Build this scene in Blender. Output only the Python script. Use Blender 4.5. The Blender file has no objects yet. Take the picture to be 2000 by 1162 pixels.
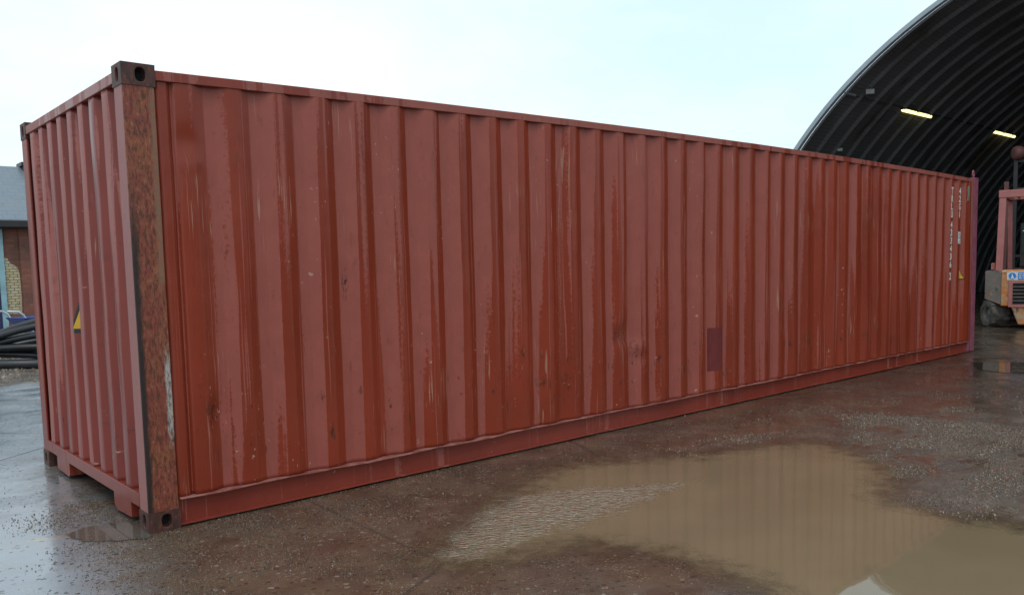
import bpy, bmesh, math, random
from mathutils import Vector, Matrix, noise as mnoise
random.seed(7)
S = bpy.context.scene
COL = S.collection
R = math.radians
# ------------------------------------------------------------------ camera
CAM = Vector((-1.4655, -4.7734, 1.4615))
yaw, pit, rol = .7199, -.0889, -.0226
cyw, syw, cpt, spt = math.cos(yaw), math.sin(yaw), math.cos(pit), math.sin(pit)
fw = Vector((syw*cpt, cyw*cpt, spt)); r0 = Vector((cyw, -syw, 0)); u0 = r0.cross(fw)
rr = r0*math.cos(rol)+u0*math.sin(rol); uu = -r0*math.sin(rol)+u0*math.cos(rol)
cd = bpy.data.cameras.new('camera'); cam = bpy.data.objects.new('camera', cd); COL.objects.link(cam)
cam.matrix_world = Matrix(((rr.x, uu.x, -fw.x, CAM.x), (rr.y, uu.y, -fw.y, CAM.y), (rr.z, uu.z, -fw.z, CAM.z), (0, 0, 0, 1)))
cd.sensor_width = 36; cd.sensor_fit = 'HORIZONTAL'; cd.lens = 1623.2/2000*36
cd.shift_x = .00195; cd.shift_y = .04035; cd.clip_start = .05; cd.clip_end = 2000
S.camera = cam
# ------------------------------------------------------------------ light
SUN_EL, SUN_AZ = R(58), R(218)      # azimuth clockwise from +Y: soft light from behind the left of the viewer
S.view_settings.view_transform = 'Standard'; S.view_settings.look = 'None'
S.view_settings.exposure = 0.0; S.view_settings.gamma = 1.0; S.view_settings.use_curve_mapping = False
W = bpy.data.worlds.new('World'); S.world = W; W.use_nodes = True
nt = W.node_tree; nt.nodes.clear()
def wn(t, **k):
    n = nt.nodes.new(t)
    for a, b in k.items(): setattr(n, a, b)
    return n
wo = wn('ShaderNodeOutputWorld'); add = wn('ShaderNodeAddShader')
sky = wn('ShaderNodeTexSky', sky_type='NISHITA'); sky.sun_disc = False; sky.sun_elevation = SUN_EL; sky.sun_rotation = SUN_AZ
sky.air_density = 1; sky.dust_density = 3
b1 = wn('ShaderNodeBackground'); b1.inputs[1].default_value = .05
nt.links.new(sky.outputs[0], b1.inputs[0])
tc = wn('ShaderNodeTexCoord'); mp = wn('ShaderNodeMapping'); mp.inputs['Scale'].default_value = (1.2, 1.2, 2.6)
nz = wn('ShaderNodeTexNoise'); nz.inputs['Scale'].default_value = 1.5; nz.inputs['Detail'].default_value = 6; nz.inputs['Roughness'].default_value = .55
cr = wn('ShaderNodeValToRGB'); cr.color_ramp.elements[0].position = .36; cr.color_ramp.elements[1].position = .60
cr.color_ramp.elements[0].color = (.66, .85, .92, 1); cr.color_ramp.elements[1].color = (.90, .965, .99, 1)
b2 = wn('ShaderNodeBackground'); b2.inputs[1].default_value = 1.0
nt.links.new(tc.outputs['Generated'], mp.inputs[0]); nt.links.new(mp.outputs[0], nz.inputs['Vector'])
nt.links.new(nz.outputs[0], cr.inputs[0]); nt.links.new(cr.outputs[0], b2.inputs[0])
nt.links.new(b1.outputs[0], add.inputs[0]); nt.links.new(b2.outputs[0], add.inputs[1]); nt.links.new(add.outputs[0], wo.inputs[0])
sd = bpy.data.lights.new('sun', 'SUN'); sd.energy = .7; sd.angle = R(25); sd.color = (1, .97, .92)
sun = bpy.data.objects.new('sun', sd); COL.objects.link(sun)
sdir = Vector((math.sin(SUN_AZ)*math.cos(SUN_EL), math.cos(SUN_AZ)*math.cos(SUN_EL), math.sin(SUN_EL)))
sun.rotation_euler = sdir.to_track_quat('Z', 'Y').to_euler(); sun.location = (0, 0, 20)

# ------------------------------------------------------------------ node helper
class NM:
    def __init__(s, name):
        s.m = bpy.data.materials.new(name); s.m.use_nodes = True; s.t = s.m.node_tree; s.t.nodes.clear()
        s.out = s.t.nodes.new('ShaderNodeOutputMaterial'); s.b = s.t.nodes.new('ShaderNodeBsdfPrincipled')
        s.t.links.new(s.b.outputs[0], s.out.inputs[0]); s.tc = s.t.nodes.new('ShaderNodeTexCoord')
        s.P = s.tc.outputs['Object']
    def n(s, t, **k):
        n = s.t.nodes.new(t)
        for a, b in k.items(): setattr(n, a, b)
        return n
    def put(s, sock, v):
        if v is None: return
        if isinstance(v, bpy.types.NodeSocket): s.t.links.new(v, sock)
        else:
            if sock.type == 'RGBA' and not isinstance(v, (int, float)) and len(v) == 3: v = (*v, 1)
            sock.default_value = v
    def math(s, op, a, b=None, c=None, clamp=False):
        n = s.n('ShaderNodeMath', operation=op); n.use_clamp = clamp
        s.put(n.inputs[0], a); s.put(n.inputs[1], b); s.put(n.inputs[2], c); return n.outputs[0]
    def add(s, a, b): return s.math('ADD', a, b)
    def mul(s, a, b): return s.math('MULTIPLY', a, b)
    def mx(s, a, b): return s.math('MAXIMUM', a, b)
    def vm(s, sc, off=(0, 0, 0), P=None, rot=(0, 0, 0)):
        n = s.n('ShaderNodeMapping'); s.put(n.inputs[0], P or s.P); n.inputs['Scale'].default_value = sc; n.inputs['Location'].default_value = off
        n.inputs['Rotation'].default_value = rot; return n.outputs[0]
    def noise(s, sc, scale=1, det=2, rough=.5, off=(0, 0, 0), dist=0, P=None):
        n = s.n('ShaderNodeTexNoise'); s.put(n.inputs['Vector'], s.vm(sc, off, P)); n.inputs['Scale'].default_value = scale
        n.inputs['Detail'].default_value = det; n.inputs['Roughness'].default_value = rough; n.inputs['Distortion'].default_value = dist
        return n.outputs[0]
    def voro(s, sc, scale=1, feat='F1', out=0, P=None, rnd=1):
        n = s.n('ShaderNodeTexVoronoi', feature=feat); s.put(n.inputs['Vector'], s.vm(sc, P=P)); n.inputs['Scale'].default_value = scale
        n.inputs['Randomness'].default_value = rnd
        return n.outputs[out]
    def ss(s, x, a, b):       # smooth step from a to b (b may be below a)
        n = s.n('ShaderNodeMapRange', interpolation_type='SMOOTHSTEP'); s.put(n.inputs[0], x)
        if b < a: n.inputs[1].default_value, n.inputs[2].default_value, n.inputs[3].default_value, n.inputs[4].default_value = b, a, 1, 0
        else: n.inputs[1].default_value, n.inputs[2].default_value = a, b
        return n.outputs[0]
    def mix(s, f, a, b):
        n = s.n('ShaderNodeMix', data_type='RGBA'); s.put(n.inputs[0], f); s.put(n.inputs[6], a); s.put(n.inputs[7], b); return n.outputs[2]
    def xyz(s, P=None):
        n = s.n('ShaderNodeSeparateXYZ'); s.put(n.inputs[0], P or s.P); return n.outputs
    def bump(s, h, st=.3, d=.01, prev=None):
        n = s.n('ShaderNodeBump'); s.put(n.inputs['Height'], h); n.inputs['Strength'].default_value = st; n.inputs['Distance'].default_value = d
        if prev: s.t.links.new(prev, n.inputs['Normal'])
        return n.outputs[0]
    def done(s, col=None, rough=.5, metal=0, nrm=None, coat=None, spec=None, ior=None):
        i = s.b.inputs; s.put(i['Base Color'], col); s.put(i['Roughness'], rough); s.put(i['Metallic'], metal)
        if nrm: s.t.links.new(nrm, i['Normal'])
        if coat is not None: s.put(i['Coat Weight'], coat); i['Coat Roughness'].default_value = .2
        if spec is not None: s.put(i['Specular IOR Level'], spec)
        if ior: i['IOR'].default_value = ior
        return s.m

def simple(name, col, rough=.6, metal=0, var=.25, sc=6, dirt=None):
    k = NM(name); n = k.noise((1, 1, 1), sc, 4, .6)
    c2 = dirt or tuple(c*(1-var) for c in col)
    c = k.mix(k.ss(n, .35, .65), col, c2)
    return k.done(c, k.add(rough-.05, k.mul(n, .12)), metal, k.bump(k.noise((1, 1, 1), sc*6, 3), .15, .003))

# ---- container paint
def paint(name, dark=(.180, .0265, .0112), pale=(.255, .071, .054), end=False, lvl=0):
    k = NM(name); x, y, z = k.xyz()
    s = k.add(x, k.mul(y, .97))
    cb = k.n('ShaderNodeCombineXYZ'); k.put(cb.inputs[0], s); k.put(cb.inputs[2], z); P = cb.outputs[0]
    edge = k.mul(k.add(k.noise((70, 1, 34), 1, 5, .78, P=P), -.5), .21)
    n1 = k.noise((8.3, 1, .20), 1, 3, .5, off=(2.3, 0, 4), P=P)
    n2 = k.noise((.42, 1, .12), 1, 1, .5, off=(9.4, 0, 1), P=P)
    lev = k.add(k.add(n1, edge), k.add(k.mul(k.add(n2, -.5), .35), k.mul(k.add(z, -1.25), .075)))
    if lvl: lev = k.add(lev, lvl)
    if lvl:          # end wall: light ribs and shaded recesses painted into the colour
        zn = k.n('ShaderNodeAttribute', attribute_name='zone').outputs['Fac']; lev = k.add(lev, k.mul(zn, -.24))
    if not end:      # runs gather in the recesses of the sheet; the folds facing the far end stay clean
        zn = k.n('ShaderNodeAttribute', attribute_name='zone').outputs['Fac']; lev = k.add(lev, k.mul(k.add(zn, -.5), .42))
        rp = k.n('ShaderNodeValToRGB'); k.put(rp.inputs[0], k.mul(x, 1/12)); e_ = rp.color_ramp.elements; e_[0].position = .17; e_[0].color = (.5,)*3+(1,); e_[1].position = .98; e_[1].color = (.46,)*3+(1,)
        for ps_, vv in ((.22, .36), (.31, .33), (.345, .5), (.43, .52), (.50, .42), (.56, .44), (.62, .30), (.80, .28), (.87, .45)):
            q = rp.color_ramp.elements.new(ps_); q.color = (vv, vv, vv, 1)
        lev = k.add(lev, k.mul(k.add(rp.outputs[0], -.49), 1.0))
    film = k.mul(k.ss(lev, .512, .545), .9)                                  # pale chalky runs; on the end wall also the painted rib light
    thin = k.ss(k.add(k.noise((42, 1, .5), 1, 2, .5, off=(1, 0, 7), P=P), k.mul(edge, .5)), .62, .655)
    film = k.mx(film, k.mul(thin, .85))
    big = k.noise((1.1, 1, .7), 1, 4, .6, P=P)
    dk = k.mix(k.ss(big, .3, .7), dark, tuple(c*1.28 for c in dark))
    c = k.mix(film, dk, k.mix(k.ss(k.noise((13, 1, 5), 1, 5, .7, P=P), .3, .7), pale, tuple(c*1.14 for c in pale)))
    speck = k.ss(k.noise((75, 1, 60), 1, 2, .5, P=P), .70, .76)
    c = k.mix(k.mul(speck, .55), c, (.07, .02, .014))
    # bare scratches
    scr = k.ss(k.noise((95, 1, 2.4), 1, 2, .5, off=(5, 0, 2), P=P), .60, .66)
    msk = k.ss(k.noise((3.1, 1, 1.3), 1, 2, .5, off=(7, 0, 3), P=P), .56, .66)
    c = k.mix(k.mul(k.mul(scr, msk), .8), c, (.33, .20, .14))
    # chips
    ch = k.ss(k.noise((34, 1, 20), 1, 3, .6, off=(3, 0, 9), P=P), .655, .69)
    c = k.mix(k.mul(ch, k.ss(k.noise((2.2, 1, 1.1), 1, 1, off=(0, 0, 5), P=P), .52, .6)), c, (.34, .22, .16))
    if not end:
        acc = None
        for (sx_, sz_, ra, rb) in ((.40, .63, .05, .12), (1.32, 1.36, .03, .12), (4.02, .84, .10, .10), (4.20, .66, .05, .16), (3.05, .52, .09, .05), (3.35, .50, .06, .06), (2.85, .75, .03, .14), (4.9, .45, .08, .06), (7.2, .55, .12, .10), (11.5, .70, .05, .12), (8.6, .50, .10, .08), (5.6, .34, .10, .04)):
            e_ = k.add(k.math('POWER', k.mul(k.add(x, -sx_), 1/ra), 2), k.math('POWER', k.mul(k.add(z, -sz_), 1/rb), 2)); g_ = k.ss(e_, 1.3, .1); acc = g_ if acc is None else k.mx(acc, g_)
        sn = k.ss(k.noise((46, 1, 14), 1, 5, .75, off=(2, 0, 6), dist=1.2, P=P), .50, .60)
        c = k.mix(k.mul(k.mul(acc, sn), .9), c, (.028, .016, .012))
        c = k.mix(k.mul(k.mul(acc, k.ss(k.noise((38, 1, 16), 1, 4, .7, off=(9, 0, 1), P=P), .58, .64)), .7), c, (.30, .15, .10))
    # dark rusty scrapes, mostly low down
    low = k.mx(k.mul(k.ss(z, 1.15, .35), k.ss(z, .2, .45)), .22)
    dg = k.ss(k.noise((26, 1, 6.5), 1, 4, .65, off=(8, 0, 2), P=P), .60, .67)
    c = k.mix(k.mul(k.mul(dg, low), .85), c, (.03, .016, .012))
    rust = k.ss(k.noise((10, 1, 3.2), 1, 5, .7, off=(4, 0, 6), P=P), .62, .75)
    c = k.mix(k.mul(rust, .5), c, (.20, .042, .012))
    rg = k.add(.30, k.mul(film, .22))
    wav = k.noise((2.2, 1, 1.2), 1, 2, P=P)
    b = k.bump(wav, .5, .02); b = k.bump(k.noise((120, 1, 90), 1, 2, P=P), .10, .002, b); b = k.bump(k.mul(ch, -1), .3, .002, b)
    return k.done(c, rg, 0, b, coat=k.mul(k.math('SUBTRACT', 1, film), .10), spec=.24)
M_side = paint('container_red_side')
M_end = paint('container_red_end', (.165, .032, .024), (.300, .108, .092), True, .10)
M_rail = paint('container_red_rail', (.175, .030, .018), (.245, .078, .062), True)

def rusty(name, castg=False):
    k = NM(name); x, y, z = k.xyz(); s = k.add(x, y)
    n = k.noise((18, 18, 6), 1, 6, .7); n2 = k.noise((62, 62, 20), 1, 6, .75, off=(3, 1, 2)); n3 = k.noise((9, 9, 2.2), 1, 4, .6, off=(6, 3, 1))
    c = k.mix(k.ss(n, .46, .60), (.19, .040, .024), (.20, .062, .026))
    c = k.mix(k.ss(n3, .50, .60), c, (.215, .062, .028))
    c = k.mix(k.mul(k.ss(n2, .50, .57), .85), c, (.060, .024, .014))
    c = k.mix(k.mul(k.ss(n2, .44, .38), .65), c, (.27, .14, .075))
    if castg:
        c = k.mix(k.ss(n, .36, .62), (.030, .016, .013), (.070, .026, .019))
        c = k.mix(k.mul(k.ss(n2, .54, .62), .7), c, (.17, .045, .022))
    else:
        edge = k.add(x, k.mul(k.add(k.noise((8, 8, 4), 1, 4, .7), -.5), .07))
        grime = k.mul(k.ss(edge, .042, .016), k.ss(z, 2.1, 1.5))
        front = k.ss(y, .02, .004)
        c = k.mix(k.mul(k.mul(grime, front), .95), c, (.014, .010, .009))
        bx = k.ss(k.add(x, k.mul(k.add(n, -.5), .05)), .128, .145)
        bare = k.mul(k.mul(bx, k.ss(k.add(z, k.mul(n, .3)), .62, .75)), k.ss(k.add(z, k.mul(n, .3)), 1.25, 1.05))
        c = k.mix(k.mul(k.mul(bare, front), .9), c, k.mix(k.ss(n2, .45, .6), (.38, .36, .33), (.13, .10, .085)))
        bare2 = k.mul(k.mul(bx, k.ss(k.add(z, k.mul(n, .5)), 1.6, 1.75)), k.ss(n2, .42, .5))
        c = k.mix(k.mul(k.mul(bare2, front), .5), c, (.21, .15, .10))
        # end face of the post keeps its paint
        c = k.mix(front, k.mix(k.mul(k.ss(n2, .58, .66), .6), (.30, .125, .115), (.12, .05, .04)), c)
    return k.done(c, k.add(.42, k.mul(n, .3)), 0, k.bump(n2, .5, .006), spec=.4)
M_post = rusty('rusty_post_paint'); M_cast = rusty('rusty_casting', True)
M_black = simple('black_void', (.004, .004, .004), .9, 0)
M_lip = simple('lip_highlight_paint', (.33, .145, .125), .4, 0, .45, 9, (.19, .05, .035))  # pale lip colour stands in for the bright highlight along the bottom rail
M_pink = simple('faded_purple_paint', (.24, .070, .105), .45, 0, .3, 5)
M_white = simple('white_lettering', (.62, .60, .56), .55, 0, .15, 20)
M_plate = simple('pale_plate', (.50, .60, .58), .4, 0, .3, 14)
M_greyplate = simple('grey_plate', (.20, .22, .19), .5, 0, .3, 14)
M_yel = simple('warning_yellow', (.62, .36, .02), .45, 0, .2, 12)
M_blk = simple('warning_black', (.012, .012, .014), .4, 0, .1, 10)
M_patch = simple('maroon_touch_up', (.135, .012, .011), .7, 0, .2, 9)
M_steel = simple('galvanised_steel', (.30, .33, .35), .4, .5, .2, 3)
M_wood = simple('wood', (.12, .08, .05), .8)

# ------------------------------------------------------------------ mesh helper
class MB:
    def __init__(s): s.v = []; s.f = []; s.mi = []
    def quad(s, pts, mi=0):
        i = len(s.v); s.v += [Vector(p) for p in pts]; s.f.append(tuple(range(i, i+len(pts)))); s.mi.append(mi)
    def box(s, x0, x1, y0, y1, z0, z1, mi=0, T=None):
        i = len(s.v); P = [(x0, y0, z0), (x1, y0, z0), (x1, y1, z0), (x0, y1, z0), (x0, y0, z1), (x1, y0, z1), (x1, y1, z1), (x0, y1, z1)]
        s.v += [(T @ Vector(p)) if T else Vector(p) for p in P]
        for q in ((0, 3, 2, 1), (4, 5, 6, 7), (0, 1, 5, 4), (1, 2, 6, 5), (2, 3, 7, 6), (3, 0, 4, 7)): s.f.append(tuple(i+a for a in q)); s.mi.append(mi)
    def prism(s, poly, z0, z1, T=None, mi=0):      # poly (x,y) counter-clockwise, extruded z0..z1
        i = len(s.v); n = len(poly)
        for z in (z0, z1): s.v += [(T @ Vector((a, b, z))) if T else Vector((a, b, z)) for a, b in poly]
        s.f.append(tuple(i+n-1-k for k in range(n))); s.mi.append(mi); s.f.append(tuple(i+n+k for k in range(n))); s.mi.append(mi)
        for k in range(n): k2 = (k+1) % n; s.f.append((i+k, i+k2, i+n+k2, i+n+k)); s.mi.append(mi)
    def tube(s, pts, r, n=10, closed=False, cap=True, mi=0):
        pts = [Vector(p) for p in pts]; i = len(s.v); m = len(pts); up = Vector((0, 0, 1)); prev = None
        for k, p in enumerate(pts):
            a = pts[(k-1) % m] if (closed or k > 0) else p; b = pts[(k+1) % m] if (closed or k < m-1) else p
            t = (b-a).normalized()
            if prev is None:
                e = t.cross(up); e = t.cross(Vector((1, 0, 0))) if e.length < 1e-3 else e
            else: e = prev - t*prev.dot(t)
            e.normalize(); prev = e.copy(); g = t.cross(e); rk = r[k] if isinstance(r, (list, tuple)) else r
            for j in range(n):
                an = 2*math.pi*j/n; s.v.append(p+(e*math.cos(an)+g*math.sin(an))*rk)
        for k in range(m if closed else m-1):
            for j in range(n):
                a = i+k*n+j; b = i+k*n+(j+1) % n; k2 = (k+1) % m; s.f.append((a, b, i+k2*n+(j+1) % n, i+k2*n+j)); s.mi.append(mi)
        if cap and not closed:
            s.f.append(tuple(i+n-1-j for j in range(n))); s.f.append(tuple(i+(m-1)*n+j for j in range(n))); s.mi += [mi, mi]
    def lathe(s, prof, T, n=28, mi=0):             # prof list of (r, h) about local z
        i = len(s.v); m = len(prof)
        for r_, h in prof:
            for j in range(n): an = 2*math.pi*j/n; s.v.append(T @ Vector((r_*math.cos(an), r_*math.sin(an), h)))
        for k in range(m-1):
            for j in range(n): s.f.append((i+k*n+j, i+k*n+(j+1) % n, i+(k+1)*n+(j+1) % n, i+(k+1)*n+j)); s.mi.append(mi)
        s.f.append(tuple(i+n-1-j for j in range(n))); s.f.append(tuple(i+(m-1)*n+j for j in range(n))); s.mi += [mi, mi]
    def build(s, name, mat, parent=None, smooth=False, bev=0, warp=None, loc=None, fix=True):
        me = bpy.data.meshes.new(name)
        vs = [warp(v) for v in s.v] if warp else s.v
        me.from_pydata([tuple(v) for v in vs], [], s.f); me.update()
        for m in (mat if isinstance(mat, (list, tuple)) else [mat]): me.materials.append(m)
        for p, mi in zip(me.polygons, s.mi): p.material_index = mi
        if fix:
            bm = bmesh.new(); bm.from_mesh(me); bmesh.ops.recalc_face_normals(bm, faces=bm.faces); bm.to_mesh(me); bm.free()
        if smooth:
            for p in me.polygons: p.use_smooth = True
        o = bpy.data.objects.new(name, me); COL.objects.link(o)
        if parent: o.parent = parent
        if loc: o.location = loc
        if bev:
            b = o.modifiers.new('bevel', 'BEVEL'); b.width = bev; b.segments = 2; b.limit_method = 'ANGLE'; b.angle_limit = R(50)
        return o
def tag(o, label=None, cat=None, group=None, kind=None):
    if label: o['label'] = label
    if cat: o['category'] = cat
    if group: o['group'] = group
    if kind: o['kind'] = kind
    return o
def thing(name, label, cat, loc=(0, 0, 0), group=None, rz=0):
    o = bpy.data.objects.new(name, None); COL.objects.link(o); o.location = loc; o.rotation_euler = (0, 0, rz); o.empty_display_size = .3
    return tag(o, label, cat, group)

# ================================================================== GROUND
def ground_material():
    k = NM('wet_yard'); x, y, z = k.xyz()
    big = k.noise((.55, .8, 1), 1, 4, .6); mid = k.noise((2.6, 2.6, 1), 1, 5, .65, off=(3, 7, 0)); fine = k.noise((34, 34, 1), 1, 4, .7)
    side = k.ss(k.add(k.add(x, k.mul(y, -.12)), k.mul(k.add(mid, -.5), .9)), -.62, .08)       # brown silt in front; left concrete painted bluish for the sky's reflection
    mud = k.mix(k.ss(mid, .35, .65), (.066, .042, .027), (.104, .070, .046))
    conc = k.mix(k.ss(big, .35, .65), (.19, .225, .255), (.235, .275, .305))
    far = k.ss(y, 2.0, 3.5)
    c = k.mix(k.math('MULTIPLY', side, k.math('SUBTRACT', 1, far)), conc, mud)
    c = k.mix(k.ss(x, 5, 9), c, k.mix(k.ss(mid, .4, .6), (.062, .042, .029), (.045, .038, .030)))
    # rubble strip behind
    c = k.mix(k.ss(k.add(y, k.mul(k.add(mid, -.5), 1.2)), 7.6, 8.2), c, k.mix(k.ss(fine, .4, .6), (.10, .085, .07), (.17, .15, .13)))
    # aggregate flecks
    v = k.voro((1, 1, 0), 150, 'F1', 1); vx, vy, vz = k.xyz(v); patch = k.ss(k.noise((5, 5, 1), 1, 3, .6, off=(1, 2, 0)), .42, .60)
    fl = k.mul(k.ss(vx, .84, .90), patch)
    flc = k.mix(vy, (.16, .13, .095), (.30, .24, .16))
    c = k.mix(k.mul(fl, .75), c, flc)
    v2 = k.voro((1, 1, 0), 55, 'F1', 1); wx, wy, wz = k.xyz(v2)
    c = k.mix(k.mul(k.ss(wx, .985, .99), .5), c, k.mix(wy, (.24, .20, .15), (.33, .30, .27)))
    c = k.mix(k.mul(k.ss(wz, .95, .97), .8), c, (.03, .022, .016))
    # thin sludge tracks and cracks
    crk = k.ss(k.voro((.22, .22, 0), 1, 'DISTANCE_TO_EDGE', 0), .0035, .0012)
    c = k.mix(k.mul(crk, .6), c, (.035, .03, .026))
    # yellow smear of paint
    dx = k.add(x, .42); dy = k.add(y, -.33)
    r2 = k.add(k.mul(k.math('POWER', k.add(k.mul(dx, .9), k.mul(dy, -.44)), 2), 30), k.mul(k.math('POWER', k.add(k.mul(dx, .44), k.mul(dy, .9)), 2), 700))
    c = k.mix(k.mul(k.ss(r2, 1, .2), k.mul(k.ss(fine, .45, .6), .7)), c, (.42, .32, .10))
    # wetness
    wet = k.ss(k.add(k.noise((1.4, 1.9, 1), 1, 5, .6, off=(5, 2, 0)), k.mul(k.add(fine, -.5), .25)), .36, .60)
    lft = k.math('SUBTRACT', 1, side)
    wet = k.mx(wet, k.mul(lft, .9))
    rough = k.add(.32, k.mul(wet, -.21))
    grit = k.ss(k.noise((1.1, 1.6, 1), 1, 4, .6, off=(11, 4, 0)), .47, .60)
    ex = k.add(k.mul(k.math('POWER', k.mul(k.add(x, -4.9), .55), 2), 1), k.math('POWER', k.mul(k.add(y, 2.15), .95), 2))
    spk = k.mul(k.ss(ex, 1.5, .5), k.ss(k.noise((2.6, 4.2, 1), 1, 5, .65, off=(4, 8, 0)), .46, .58)); grit = k.mx(grit, k.mul(spk, 3.2)); rough = k.add(rough, k.mul(spk, -.05))
    h = k.add(k.mul(k.noise((62, 62, 1), 1, 4, .7), 1), k.mul(vx, .22))
    b = k.bump(mid, .25, .012)
    n = k.n('ShaderNodeBump'); k.put(n.inputs['Height'], h); k.put(n.inputs['Strength'], k.mul(k.add(.07, k.mul(grit, .55)), k.add(1, k.mul(lft, -.72)))); n.inputs['Distance'].default_value = .006
    k.t.links.new(b, n.inputs['Normal'])
    b = k.bump(k.mul(crk, -1), .4, .006, n.outputs[0])
    return k.done(c, rough, 0, b, spec=.8)
g = MB(); g.quad([(-400, -400, 0), (400, -400, 0), (400, 400, 0), (-400, 400, 0)])
tag(g.build('ground', ground_material(), fix=False), kind='structure')

# ---- puddles: sheets with ragged shallow edges
def pdist(p, poly):
    x, y = p; ins = False; dm = 1e9; n = len(poly)
    for i in range(n):
        x1, y1 = poly[i]; x2, y2 = poly[(i+1) % n]
        if (y1 > y) != (y2 > y) and x < (x2-x1)*(y-y1)/(y2-y1)+x1: ins = not ins
        dx, dy = x2-x1, y2-y1; t = max(0, min(1, ((x-x1)*dx+(y-y1)*dy)/(dx*dx+dy*dy+1e-12)))
        dm = min(dm, math.hypot(x-x1-t*dx, y-y1-t*dy))
    return dm if ins else -dm
def water_mat(name, col, soft=.12, raw=.09, edgec=None, rg0=.025, calm=.02):
    k = NM(name); k.t.nodes.remove(k.b); k.b = k.n('ShaderNodeBsdfPrincipled')
    at = k.n('ShaderNodeAttribute', attribute_name='shore'); sh = at.outputs['Fac']
    at2 = k.n('ShaderNodeAttribute', attribute_name='ripple'); rp = at2.outputs['Fac']
    n = k.add(k.mul(k.add(k.noise((7, 7, 1), 1, 5, .65), -.5), raw*3), k.mul(k.add(k.noise((55, 55, 1), 1, 3, .6), -.5), raw*.8))
    d = k.add(sh, n); m = k.ss(d, 0, soft)
    c = k.mix(k.ss(k.noise((.8, 1.2, 1), 1, 3), .35, .65), col, tuple(a*.86 for a in col))
    c = k.mix(k.ss(d, .0, .36), edgec or tuple(a*.6 for a in col), c)
    # slow swell and wind ripples (ripples run in one wind-blown patch)
    b = k.bump(k.noise((3.5, 5, 1), 1, 2), calm, .02)
    nn = k.n('ShaderNodeBump'); wv = k.noise((20, 58, 1), 1, 1.4, .5, dist=.5, P=k.vm((1, 1, 1), rot=(0, 0, R(44))))
    k.put(nn.inputs['Height'], wv)
    rmask = k.ss(k.add(rp, k.add(k.mul(k.add(k.noise((7, 7, 1), 1, 4), -.5), .30), k.mul(k.add(k.noise((45, 45, 1), 1, 2), -.5), .30))), .0, .10)
    k.put(nn.inputs['Strength'], k.mul(rmask, 1.0)); nn.inputs['Distance'].default_value = .038; k.t.links.new(b, nn.inputs['Normal'])
    c = k.mix(k.mul(rmask, .85), c, tuple(a*b for a, b in zip(col, (1.0, 1.16, 1.22))))
    i = k.b.inputs; k.put(i['Base Color'], c); k.put(i['Roughness'], k.add(rg0, k.mul(k.math('SUBTRACT', 1, m), .15))); i['IOR'].default_value = 1.40
    k.t.links.new(nn.outputs[0], i['Normal'])
    k.put(i['Coat Weight'], rmask); i['Coat IOR'].default_value = 1.5; i['Coat Roughness'].default_value = .03; k.t.links.new(nn.outputs[0], i['Coat Normal'])
    tr = k.n('ShaderNodeBsdfTransparent'); ms = k.n('ShaderNodeMixShader')
    k.put(ms.inputs[0], m); k.t.links.new(tr.outputs[0], ms.inputs[1]); k.t.links.new(k.b.outputs[0], ms.inputs[2]); k.t.links.new(ms.outputs[0], k.out.inputs[0])
    return k.m
MUD = (.195, .147, .087)
def puddle(name, poly, mat, step=.05, z=.004, ripple=None, pad=.12):
    xs = [p[0] for p in poly]; ys = [p[1] for p in poly]; x0, x1, y0, y1 = min(xs)-pad, max(xs)+pad, min(ys)-pad, max(ys)+pad
    nx, ny = int((x1-x0)/step)+1, int((y1-y0)/step)+1; v = []; sh = []; rp = []; idx = {}
    for i in range(nx+1):
        for j in range(ny+1):
            p = (x0+i*step, y0+j*step); d = pdist(p, poly)
            if d > -pad-step: idx[i, j] = len(v); v.append((*p, z)); sh.append(d); rp.append(pdist(p, ripple) if ripple else -1)
    f = [(idx[i, j], idx[i+1, j], idx[i+1, j+1], idx[i, j+1]) for i in range(nx) for j in range(ny) if all(q in idx for q in ((i, j), (i+1, j), (i+1, j+1), (i, j+1)))]
    me = bpy.data.meshes.new(name); me.from_pydata(v, [], f); me.update()
    for nm, dat in (('shore', sh), ('ripple', rp)):
        a = me.attributes.new(nm, 'FLOAT', 'POINT'); a.data.foreach_set('value', dat)
    me.materials.append(mat); o = bpy.data.objects.new(name, me); COL.objects.link(o); return tag(o, kind='structure')
main = [(.55, -1.42), (1.0, -1.05), (1.45, -.80), (1.87, -.60), (2.5, -.34), (3.1, -.45), (3.7, -.85), (4.3, -1.02), (4.9, -1.32), (4.8, -1.8), (4.5, -2.3), (4.1, -2.62), (3.65, -2.75), (3.6, -2.95), (3.7, -3.42), (3.35, -3.98), (2.38, -4.15), (1.4, -3.9), (1.30, -3.4), (1.36, -3.0), (1.50, -2.65), (1.53, -2.26), (1.43, -2.02), (1.1, -1.95), (.75, -1.78)]
ripl = [(.85, -1.39), (1.3, -1.08), (1.91, -.8), (2.52, -1.13), (2.86, -1.37), (3.08, -1.52), (2.61, -1.57), (2.17, -1.62), (1.65, -1.62), (1.1, -1.63), (.9, -1.59)]
W_mud = water_mat('muddy_water', MUD, .48, .19, (.070, .046, .029), .022, calm=.035)
W_dark = water_mat('shallow_water', (.060, .048, .036), .06, .045, calm=.05)
puddle('puddle', main, W_mud, .04, ripple=ripl)
puddle('puddle', [(-.36, .35), (-.25, .42), (-.1, .39), (.03, .31), (.05, .05), (-.02, -.09), (-.17, -.01), (-.32, .12)], water_mat('small_puddle_water', (.13, .115, .095), .03, .03), .02, pad=.06)
puddle('puddle', [(10.58, -.45), (10.91, -.78), (11.17, -1.31), (9.95, -1.65), (9.72, -1.22), (9.88, -.79)], W_dark, .06)

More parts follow.
